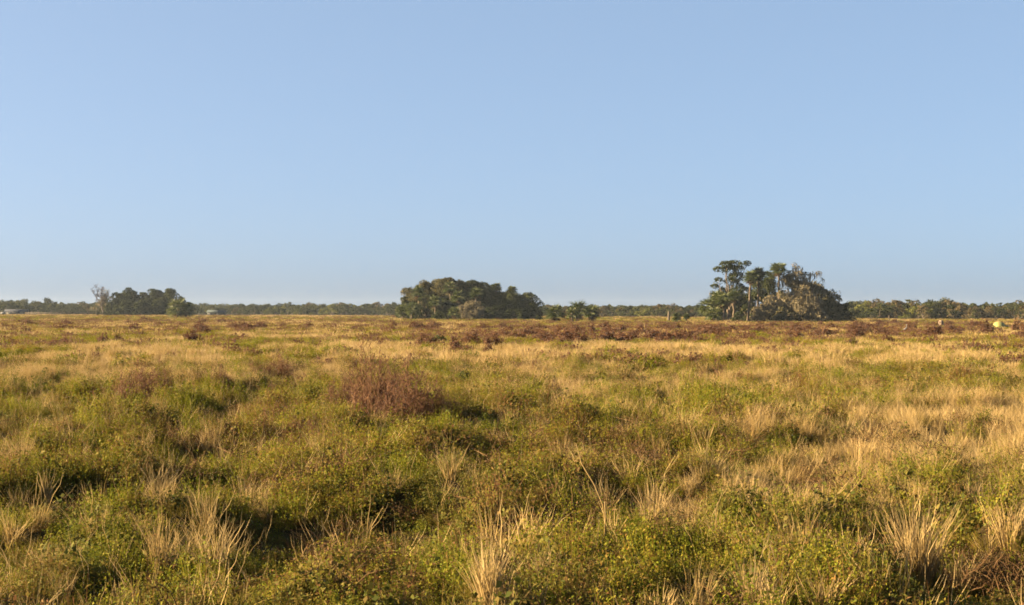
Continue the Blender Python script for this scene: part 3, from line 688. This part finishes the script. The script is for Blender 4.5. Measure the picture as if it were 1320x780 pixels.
# --- right, mossy tree island (about 335 m)
k = 335 / F
def LB(px, py, rp, rz=None, yy=0, cx=942, d=335):
    kk = d / F; return (at(px, d) - at(cx, d), yy, zt(px, py, d), rp * kk, (rz or rp * .7) * kk)
oak(942, 336, 44, 335, 'tall dark tree with flat spreading leaf clusters at the mossy island top left', 500, name='spreading_tree', per=20, gap=.38,
    lobes=[LB(936, 341, 10, 5), LB(947, 339, 9, 4.5, 1), LB(925, 347, 7, 4), LB(958, 341, 8, 4.5, -1), LB(963, 339.5, 6, 4), LB(942, 350, 12, 7, 1), LB(949, 357, 11, 7, -1), LB(926, 362, 7, 5), LB(922, 369, 6, 4, 1),
           LB(943, 364, 11, 7), LB(935, 346, 9, 5, -2), LB(952, 346, 10, 5, 2), LB(937, 374, 10, 7, 1), LB(951, 372, 11, 8)])
for i, (px, ty, wp, d, lab, m, ms, bs) in enumerate((
        (930, 372, 40, 345, 'dark oak filling the back of the mossy island under the flat-clustered tree', M_oak, .1, .02),
        (960, 366, 40, 350, 'dark oak filling the back of the mossy island behind the leaning palm', M_oak, .1, .02),
        (921, 373, 26, 336, 'dark oak at the left edge of the mossy island behind the low palms', M_oak, .1, .1),
        (945, 370, 46, 340, 'shaded oak behind the leaning palm of the mossy island', M_oak, .1, .1),
        (985, 352, 50, 344, 'dark tall oak between the two palm crowns of the mossy island', M_oak, .2, .15),
        (1024, 346, 52, 336, 'tall oak hung with grey moss at the top of the mossy island', M_moss, .8, .2),
        (1048, 356, 46, 338, 'mossy oak with dark inner crown right of the tallest mossy one', M_brownoak, 1., .15),
        (992, 378, 46, 328, 'grey brown mossy oak low in the middle of the mossy island', M_moss, 1., .12),
        (1012, 372, 44, 332, 'mossy oak behind the low grey brown one', M_brownoak, .9, .1),
        (1036, 368, 60, 328, 'broad grey mossy oak at the front of the mossy island', M_moss, 1.2, .14),
        (1046, 352, 56, 343, 'broad bronze mossy oak filling the back of the mossy island top', M_brownoak, .8, .1),
        (1068, 371, 48, 345, 'bronze mossy oak filling the back of the mossy island right slope', M_brownoak, .8, .08),
        (1062, 380, 44, 332, 'drooping mossy oak on the right slope of the mossy island', M_brownoak, .9, .08),
        (1060, 370, 44, 342, 'dark oak behind the drooping mossy oak', M_brownoak, .3, .1),
        (1083, 385, 36, 336, 'blackish round oak at the right end of the mossy island', M_oak, 0, .05),
        (1072, 393, 44, 330, 'low dark oak at the right foot of the mossy island', M_brownoak, .2, .05),
        (1046, 392, 44, 326, 'low mossy oak at the front right of the mossy island', M_moss, .8, .05),
        (1010, 395, 40, 324, 'low mossy scrub oak at the front centre of the mossy island', M_brownoak, .8, .05),
        (962, 392, 40, 330, 'low green scrub oak at the foot of the leaning palm', M_oak, .3, .05))):
    oak(px, ty - 1, wp * 1.06, d, lab, 520 + i, m, ms, base=bs * .4, size=.28 if m is M_oak else .38, gap=.36 if m is M_oak else .42)
kk = 334 / F
oak(1024, 338, 50, 334, 'thin mossy dead-topped oak rising over the mossy island with small leaf tufts', 540, M_moss, 1.3, name='mossy_oak', per=8, gap=.42,
    lobes=[LB(1024, 343, 5, 5, 0, 1024, 334), LB(1030, 348, 7, 6, 1, 1024, 334), LB(1018, 354, 9, 6, 0, 1024, 334), LB(1047, 352, 5, 3, 0, 1024, 334), LB(1056, 352, 5, 3.4, 1, 1024, 334), LB(1060, 360, 3, 2.2, 0, 1024, 334), LB(1036, 356, 9, 6, -1, 1024, 334), LB(1010, 362, 8, 6, 0, 1024, 334)])
for i, (px, cy, wp, d, tr, dead, lab) in enumerate((
        (963, 357, 20, 326, .22, 34, 'leaning cabbage palm with a long sunlit trunk in the mossy island'),
        (977, 353, 20, 336, .2, 18, 'dark-crowned cabbage palm right of the leaning one'),
        (992, 357, 17, 344, .2, 10, 'cabbage palm half hidden left of the tallest palm'),
        (1005, 346, 21, 333, .22, 44, 'tallest cabbage palm with a round brown-skirted head over the mossy island'),
        (913, 396, 26, 322, .15, 6, 'leftmost bright green palm at the foot of the mossy island'),
        (924, 385, 22, 325, .25, 14, 'bright green palm higher up at the left edge of the mossy island'),
        (935, 387, 22, 321, .25, 14, 'green palm above the thick pale trunks at the left of the mossy island'),
        (946, 382, 20, 332, .25, 12, 'green palm between the pale trunks and the leaning palm'),
        (920, 405, 24, 318, .12, 2, 'lowest palm in the grass at the left foot of the mossy island'))):
    palm(px, cy, wp, d, lab, 560 + i, dead, tr, lean=.9 if i == 0 else .3)
post(939, 399, 317, 3.6, 'thick pale palm trunk in full sun, right of two below the green palm', 'dead_palm', 5, 'dead tree')
post(932.5, 401, 317, 2.4, 'thinner pale palm trunk in full sun, left of two below the green palm', 'dead_palm', 6, 'dead tree')

# --- far tree lines: shared meshes, every tree its own object
def far_proto(seed, mat, wide, sz=.1):
    r = np.random.default_rng(seed); lobes = dome_lobes(r, 1., wide, 22, .12, (.10, .2))
    return crown_mesh(r, lobes, 9, sz * .75, mat, .33, 'far_tree_crown'), limb_mesh(r, lobes, 1., .03, .16, M_bark, 5, 'far_tree_trunk')
FP = {'green': [far_proto(700 + i, M_far, w) for i, w in enumerate((1., 1.3, 1.6, .8))], 'bronze': [far_proto(720 + i, M_farbrown, w) for i, w in enumerate((1.1, 1.5, 1.3))], 'pale': [far_proto(740 + i, M_farlime, w) for i, w in enumerate((1.2, 1.5))]}
PROT = {}
def far_tree(px, ty, d, kind, label, group=None, j=None):
    v = int(rng.integers(0, len(FP[kind]))) if j is None else j
    Hh = zt(px, ty, d); s = Hh * rng.uniform(.9, 1.15)
    loc = (at(px, d), d, 0); rz = rng.uniform(0, 6.28)
    if (kind, v) not in PROT:
        e = empty('far_tree', loc, label, 'tree', group, rz); e.scale = (s, s, Hh)
        mobj('crown', FP[kind][v][0], e); mobj('trunk', FP[kind][v][1], e); PROT[(kind, v)] = e
    else: copy_tree(PROT[(kind, v)], loc, rz, (s, s, Hh), label, group)
WORDS = {'green': 'dark green round tree', 'bronze': 'bronze brown tree', 'pale': 'pale yellow green tree'}
def stretch(x0, x1, tops, d0, d1, n, rows, pb, pp, where, gname):
    tx = np.array([t[0] for t in tops]); ty = np.array([t[1] for t in tops])
    for rw in range(rows):
        for i in range(n):
            px = x0 + (x1 - x0) * (i + .5 + rng.uniform(-.4, .4)) / n
            top = float(np.interp(px, tx, ty)) - 1.6 + (rng.uniform(-3.2, .6) if rng.uniform(0, 1) < .6 else rng.uniform(-.5, 2.)) + (rw == 1) * rng.uniform(1.5, 5.)
            u = rng.uniform(0, 1); kd = 'bronze' if u < pb else 'pale' if u < pb + pp else 'green'
            d = (d0 + (d1 - d0) * (px - x0) / (x1 - x0)) * (1 - .05 * rw) + rng.uniform(-8, 8)
            far_tree(px, top, d, kd, WORDS[kd] + ' in the ' + ('front' if rw else 'back') + ' of ' + where, WORDS[kd] + 's, ' + ('front' if rw else 'back') + ' row of ' + gname)
stretch(-25, 130, [(-20, 389), (10, 387), (40, 389), (55, 386.5), (65, 390), (90, 391), (105, 391), (118, 392)], 760, 800, 20, 2, .05, .06, 'the dark far left wood', 'the far left wood')
stretch(246, 516, [(246, 393), (262, 393), (285, 393.5), (326, 392), (385, 392), (400, 390.5), (425, 392), (440, 390), (470, 393), (500, 391), (510, 394)], 830, 760, 34, 2, .12, .16, 'the low wood left of middle', 'the low wood between the islands')
stretch(694, 912, [(694, 396), (760, 396), (800, 396), (830, 394.5), (860, 393), (885, 395), (912, 395)], 620, 560, 26, 2, .3, .08, 'the hazy wood right of middle', 'the hazy middle wood')
stretch(1088, 1335, [(1088, 390), (1110, 387), (1130, 386), (1150, 389), (1165, 387), (1190, 386.5), (1205, 387), (1225, 386.5), (1240, 388), (1250, 393.5), (1270, 393), (1295, 392), (1303, 393), (1312, 388), (1340, 386)], 490, 470, 26, 2, .25, .06, 'the far right wood', 'the far right wood')
for px, ty, d, kd, lab in ((24, 386.5, 740, 'pale', 'yellow green tree catching the sun above the dark far left wood'), (428, 391, 730, 'pale', 'bright lime tree in the low wood left of the middle island'), (441, 389.5, 735, 'green', 'tallest round olive tree in the low wood left of the middle island'),
                           (500, 390.5, 730, 'green', 'wide olive tree at the end of the low wood next to the middle island'), (327, 390.5, 760, 'green', 'slim dark tree sticking up from the low wood'), (272, 391, 765, 'green', 'dark round tree behind the pale blue barn'),
                           (364, 401.5, 700, 'pale', 'pale sunlit shrub tree, left of three before the low wood'), (382, 400, 700, 'pale', 'pale sunlit shrub tree, middle of three before the low wood'), (402, 401.5, 700, 'pale', 'pale sunlit shrub tree, right of three before the low wood'),
                           (1131, 385.5, 465, 'bronze', 'broad bronze tree next to the mossy island in the right wood'), (1190, 391, 440, 'bronze', 'bronze tree standing forward in the middle of the right wood'), (1226, 386, 450, 'bronze', 'tallest bronze tree of the right wood'),
                           (1122, 396, 430, 'green', 'low green tree standing forward at the left of the right wood'), (1167, 402, 425, 'pale', 'small pale green shrub tree at the foot of the right wood'), (1257, 397, 430, 'green', 'green tree standing forward near the right end of the right wood')):
    far_tree(px, ty, d, kd, lab)
# undergrowth closing the woods below the crowns
acc = Acc(); r = np.random.default_rng(9)
for x0, x1, d0, d1, hp, n in ((-25, 130, 790, 830, 9, 5200), (246, 516, 860, 790, 8, 7500), (694, 912, 650, 590, 8, 5200), (1088, 1335, 515, 495, 12, 6500)):
    u = r.uniform(0, 1, n); px = x0 + (x1 - x0) * u; d = d0 + (d1 - d0) * u + r.uniform(-14, 14, n); h = hp / F * d * (.6 + .6 * fbm(px / 6, px * 0, 3, 2))
    P = np.stack([(px - 660) / F * d, d, r.uniform(0, 1, n) ** .8 * (h + 2.2)], 1); leaves(acc, r, P, r.normal(0, 1, (n, 3)) + [0, -.5, .3], 1.1, .8, 0, .6)
o = mobj('undergrowth', acc.mesh('undergrowth', M_far)); meta(o, 'dense dark undergrowth closing the far woods below the crowns', None, None, 'stuff')

# ------------------------------------------------------------------ far buildings and small things
def box(acc, x0, x1, y0, y1, z0, z1, t=.5):
    V = [(x0, y0, z0), (x1, y0, z0), (x1, y1, z0), (x0, y1, z0), (x0, y0, z1), (x1, y0, z1), (x1, y1, z1), (x0, y1, z1)]
    acc.add(V, [(0, 3, 2, 1), (4, 5, 6, 7), (0, 1, 5, 4), (1, 2, 6, 5), (2, 3, 7, 6), (3, 0, 4, 7)], t)
def gable(acc, w, dp, z0, zr, ov=.35, th=.14):
    for s in (-1, 1):
        y0, y1 = s * (dp / 2 + ov), 0.; e = ov * (zr - z0) / (dp / 2)
        V = [(-w / 2 - ov, y0, z0 - e), (w / 2 + ov, y0, z0 - e), (w / 2 + ov, y1, zr), (-w / 2 - ov, y1, zr)]
        V += [(a, b, c + th) for a, b, c in V]
        acc.add(V, [(0, 3, 2, 1), (4, 5, 6, 7), (0, 1, 5, 4), (1, 2, 6, 5), (2, 3, 7, 6), (3, 0, 4, 7)], .5)
def barn(px, d, w, dp, hw, hr, mw, mr, md, label, rz):
    e = empty('low_barn', (at(px, d), d, 0), label, 'barn', None, rz); a = Acc()
    box(a, -w / 2, w / 2, -dp / 2, dp / 2, 0, hw)
    for s in (-1, 1): a.add([(s * w / 2, -dp / 2, hw), (s * w / 2, dp / 2, hw), (s * w / 2, 0, hr), (s * w / 2, 0, hr - .01)], [(0, 1, 2, 3)], .5)
    mobj('wall', a.mesh('barn_wall', mw), e); a = Acc(); gable(a, w, dp, hw, hr); mobj('roof', a.mesh('barn_roof', mr), e)
    for q in (-.28, .22):
        a = Acc(); box(a, w * q - 1.1, w * q + 1.1, -dp / 2 - .06, -dp / 2 - .003, .02, hw * .8); mobj('door', a.mesh('barn_door', md), e)
    return e
M_roofdark = mat_plain('dark_metal_roof', (.035, .04, .055), (.06, .065, .085), .6, .95, .05); M_walldark = mat_plain('dark_boards', (.05, .05, .06), (.09, .085, .09), 1.)
M_roofblue = mat_plain('pale_blue_roof', (.05, .065, .072), (.07, .09, .098), .6, .95, .05); M_wallpale = mat_plain('pale_boards', (.03, .038, .042), (.045, .056, .06), 1.); M_door = mat_plain('grey_door', (.14, .14, .14), (.2, .2, .19), 1.)
M_tank = mat_plain('dusty_white_paint', (.16, .16, .155), (.21, .205, .2), 2., .8); M_white = mat_plain('white_paint', (.25, .245, .23), (.32, .315, .3), 2., .8); M_cream = mat_plain('cream_clay', (.22, .165, .12), (.30, .23, .175), 2.)
barn(22, 690, 10.5, 5, 1.5, 2.5, M_walldark, M_roofdark, M_door, 'low dark barn with a shiny slate roof before the far left wood', R(8))
barn(279, 720, 8.2, 5, 1.5, 2.4, M_wallpale, M_roofblue, M_walldark, 'low pale blue barn half hidden at the edge of the low wood', R(-5))
# pale tank beside the dark barn
a = Acc(); tube(a, [(-1.1, 0, .7), (-1.0, 0, .7), (1.0, 0, .7), (1.1, 0, .7)], [.3, .6, .6, .3], 14)
e = empty('storage_tank', (at(4, 660), 660, 0), 'small white round tank at the left end of the dark barn', 'tank'); mobj('shell', a.mesh('tank_shell', M_tank), e)
for s in (-1, 1): a = Acc(); box(a, s * .7 - .12, s * .7 + .12, -.5, .5, 0, .5); mobj('cradle', a.mesh('tank_cradle', M_door), e)
# pale rail fence along the far left wood
d = 600; x0, x1 = at(33, d), at(124, d); e = empty('rail_fence', (x0, d, 0), 'pale wooden rail fence running along the far left wood', 'fence')
n = 12
for i in range(n):
    a = Acc(); q = (x1 - x0) * i / (n - 1); box(a, q - .11, q + .11, -.09, .09, -.2, 1.45 + .25 * (i % 5 == 1)); mobj('fence_post', a.mesh('fence_post', M_palebark), e)
for z in (.75, 1.2): a = Acc(); box(a, 0, x1 - x0, -.16, -.093, z - .09, z + .09); mobj('rail', a.mesh('fence_rail', M_palebark), e)

# yellow dome at the right
px, d = 1287, 218; w = 18 / F * d; hz = zt(px, 414.5, d)
acc = Acc(); na, nr = 24, 9
V = []
for i in range(nr):
    el = math.pi / 2 * i / (nr - 1)
    for j in range(na):
        aa = 6.283185 * j / na; rib = 1 - .035 * abs(math.sin(aa * 3)) * math.sin(el * 2)
        V.append((math.cos(aa) * w * .52 * max(math.cos(el), .02) * rib * (1 + .12 * math.cos(aa)), math.sin(aa) * w * .5 * max(math.cos(el), .02) * rib, hz * math.sin(el) ** .92))
Qd = [(i * na + j, i * na + (j + 1) % na, (i + 1) * na + (j + 1) % na, (i + 1) * na + j) for i in range(nr - 1) for j in range(na)]
acc.add(V, Qd, .5)
M_yel = mat_plain('yellow_cloth', (.27, .26, .085), (.33, .315, .11), 1.5, .8)
e = empty('dome_tent', (at(px, d), d, 0), 'pale yellow dome standing among maroon bushes at the far right', 'tent'); me = acc.mesh('tent_cover', M_yel); me.polygons.foreach_set('use_smooth', np.ones(len(me.polygons), bool)); mobj('cover', me, e)
a = Acc(); kk = w * .5
a.add([(kk * .75, -.3, hz * .62), (kk * 1.5, -.5, hz * .42), (kk * 1.5, .3, hz * .42), (kk * .75, .4, hz * .62), (kk * .75, -.3, hz * .57), (kk * 1.5, -.5, hz * .2), (kk * 1.5, .3, hz * .2), (kk * .75, .4, hz * .3)], [(0, 1, 2, 3), (4, 7, 6, 5), (0, 4, 5, 1), (1, 5, 6, 2), (2, 6, 7, 3), (3, 7, 4, 0)], .5)
mobj('white_flap', a.mesh('tent_flap', M_white), e)
# cream lump and strip of bare sand
px, d = 1213, 235; r = np.random.default_rng(3); w = 7 / F * d; h = zt(px, 413, d); acc = Acc()
tube(acc, [(0, 0, -.1), (.03, 0, h * .3), (0, .02, h * .7), (-.04, 0, h * .92), (-.03, 0, h)], [w * .52, w * .5, w * .47, w * .42, w * .2], 10)
o = mobj('tree_stump', acc.mesh('tree_stump', M_cream)); o.location = (at(px, d), d, 0); meta(o, 'pale cream stump at the end of a strip of bare sand', 'stump')
acc = Acc(); q = np.linspace(0, 1, 24); xa = at(1180, 228) + (at(1211, 228) - at(1180, 228)) * q; ya = 226 + 1.5 * np.sin(q * 5); hw = 3.2 * np.sin(q * math.pi) ** .6 + .1
V = np.concatenate([np.stack([xa, ya - hw, q * 0 + .004], 1), np.stack([xa, ya, q * 0 + .42 * np.sin(q * math.pi) ** .5 + .01], 1), np.stack([xa, ya + hw, q * 0 + .004], 1)]); nq = len(q)
acc.add(V, [(rw * nq + i, rw * nq + i + 1, (rw + 1) * nq + i + 1, (rw + 1) * nq + i) for rw in range(2) for i in range(nq - 1)], .5)
o = mobj('sand_bank', acc.mesh('sand_bank', mat_plain('pale_sand', (.26, .20, .115), (.33, .255, .155), 1.))); meta(o, kind='structure')
# white wading bird
px, d = 1167, 168; X = at(px, d)
bm_v = [(0, 0, .50), (-.16, 0, .42), (.12, 0, .62), (.17, 0, .76), (.12, 0, .90), (.19, 0, .96), (.27, 0, .955), (0, .04, .28), (0, .04, .02), (0, -.04, .28), (0, -.04, .02), (-.26, 0, .36)]
bm_e = [(0, 1), (0, 2), (2, 3), (3, 4), (4, 5), (5, 6), (0, 7), (7, 8), (0, 9), (9, 10), (1, 11)]
rad = [.12, .09, .05, .032, .032, .042, .02, .022, .014, .022, .014, .03]
me = bpy.data.meshes.new('bird_body'); me.from_pydata(bm_v, bm_e, [])
me.materials.append(M_white)
e = empty('white_bird', (X, d, 0), 'small white long-necked bird standing in the straw grass at the right', 'bird', None, R(20)); e.scale = (1.15,) * 3
b = mobj('body', me, e); b.modifiers.new('skin', 'SKIN')
for i, rr in enumerate(rad): me.skin_vertices[0].data[i].radius = (rr, rr)
me.skin_vertices[0].data[0].use_root = True
if 1: sb = b.modifiers.new('sub', 'SUBSURF'); sb.levels = 1; sb.render_levels = 2
a = Acc(); tube(a, [(.255, 0, .957), (.33, 0, .95), (.41, 0, .935)], [.014, .010, .002], 6); mobj('beak', a.mesh('bird_beak', mat_plain('yellow_beak', (.6, .4, .05), (.7, .5, .08), 3.)), e)

# ------------------------------------------------------------------ air
HZ = .000055
V = [(a_ * 2000., b_ * 2000., c_) for c_ in (-1.5, 17.5) for a_, b_ in ((-1, -1), (1, -1), (1, 1), (-1, 1))]
m = bpy.data.materials.new('haze_air'); m.use_nodes = True; nt = m.node_tree; nt.nodes.clear(); out = nd(nt, 'ShaderNodeOutputMaterial'); pv = nd(nt, 'ShaderNodeVolumePrincipled')
pv.inputs['Color'].default_value = (.66, .8, 1., 1); pv.inputs['Density'].default_value = HZ; pv.inputs['Anisotropy'].default_value = .1; nt.links.new(pv.outputs[0], out.inputs['Volume'])
hz_me = bpy.data.meshes.new('haze'); hz_me.from_pydata(V, [], [(0, 3, 2, 1), (4, 5, 6, 7), (0, 1, 5, 4), (1, 2, 6, 5), (2, 3, 7, 6), (3, 0, 4, 7)]); hz_me.materials.append(m)
haze = mobj('haze', hz_me); meta(haze, kind='stuff')

# ------------------------------------------------------------------ light, sky, camera
EL, AZ = 17., -90.          # sun height and bearing (degrees from the view direction, left is negative)
to_sun = Vector((math.sin(R(AZ)) * math.cos(R(EL)), math.cos(R(AZ)) * math.cos(R(EL)), math.sin(R(EL))))
sl = bpy.data.lights.new('sun', 'SUN'); sl.energy = 5.; sl.angle = R(.5); sl.color = (1., .74, .41)
so = bpy.data.objects.new('sun', sl); COL.objects.link(so); so.rotation_euler = to_sun.to_track_quat('Z', 'Y').to_euler()
w = bpy.data.worlds.new('World'); SC.world = w; w.use_nodes = True; nt = w.node_tree; bg = nt.nodes['Background']
sky = nd(nt, 'ShaderNodeTexSky', sky_type='NISHITA'); sky.sun_disc = False; sky.sun_elevation = R(EL); sky.sun_rotation = R(AZ); sky.air_density = .5; sky.dust_density = 1.8; sky.ozone_density = 6.; sky.altitude = 0
gm = nd(nt, 'ShaderNodeGamma'); gm.inputs['Gamma'].default_value = .4; nt.links.new(sky.outputs[0], gm.inputs['Color']); tn = nd(nt, 'ShaderNodeMix', data_type='RGBA', blend_type='MULTIPLY'); tn.inputs[0].default_value = 1; tn.inputs[7].default_value = (.965, 1.01, 1.05, 1); nt.links.new(gm.outputs[0], tn.inputs[6]); nt.links.new(tn.outputs[2], bg.inputs['Color']); bg.inputs['Strength'].default_value = .0585
cam = bpy.data.cameras.new('camera'); cam.lens = 50; cam.sensor_width = 36; cam.clip_start = .1; cam.clip_end = 9000
co = bpy.data.objects.new('camera', cam); COL.objects.link(co); co.location = (0, 0, CAMH); co.rotation_euler = (R(90) + math.atan(10.5 / F), -ROLL, 0); SC.camera = co
vs = SC.view_settings; vs.view_transform = 'Standard'; vs.look = 'None'; vs.gamma = 1; vs.exposure = 3.0; vs.use_curve_mapping = False
SC.render.engine = 'CYCLES'; cy = SC.cycles; cy.max_bounces = 5; cy.diffuse_bounces = 3; cy.transmission_bounces = 3; cy.glossy_bounces = 1; cy.volume_bounces = 0; cy.transparent_max_bounces = 4
cy.use_denoising = True; cy.denoiser = 'OPENIMAGEDENOISE'; cy.filter_width = 1.7; cy.use_adaptive_sampling = True; cy.adaptive_threshold = .02
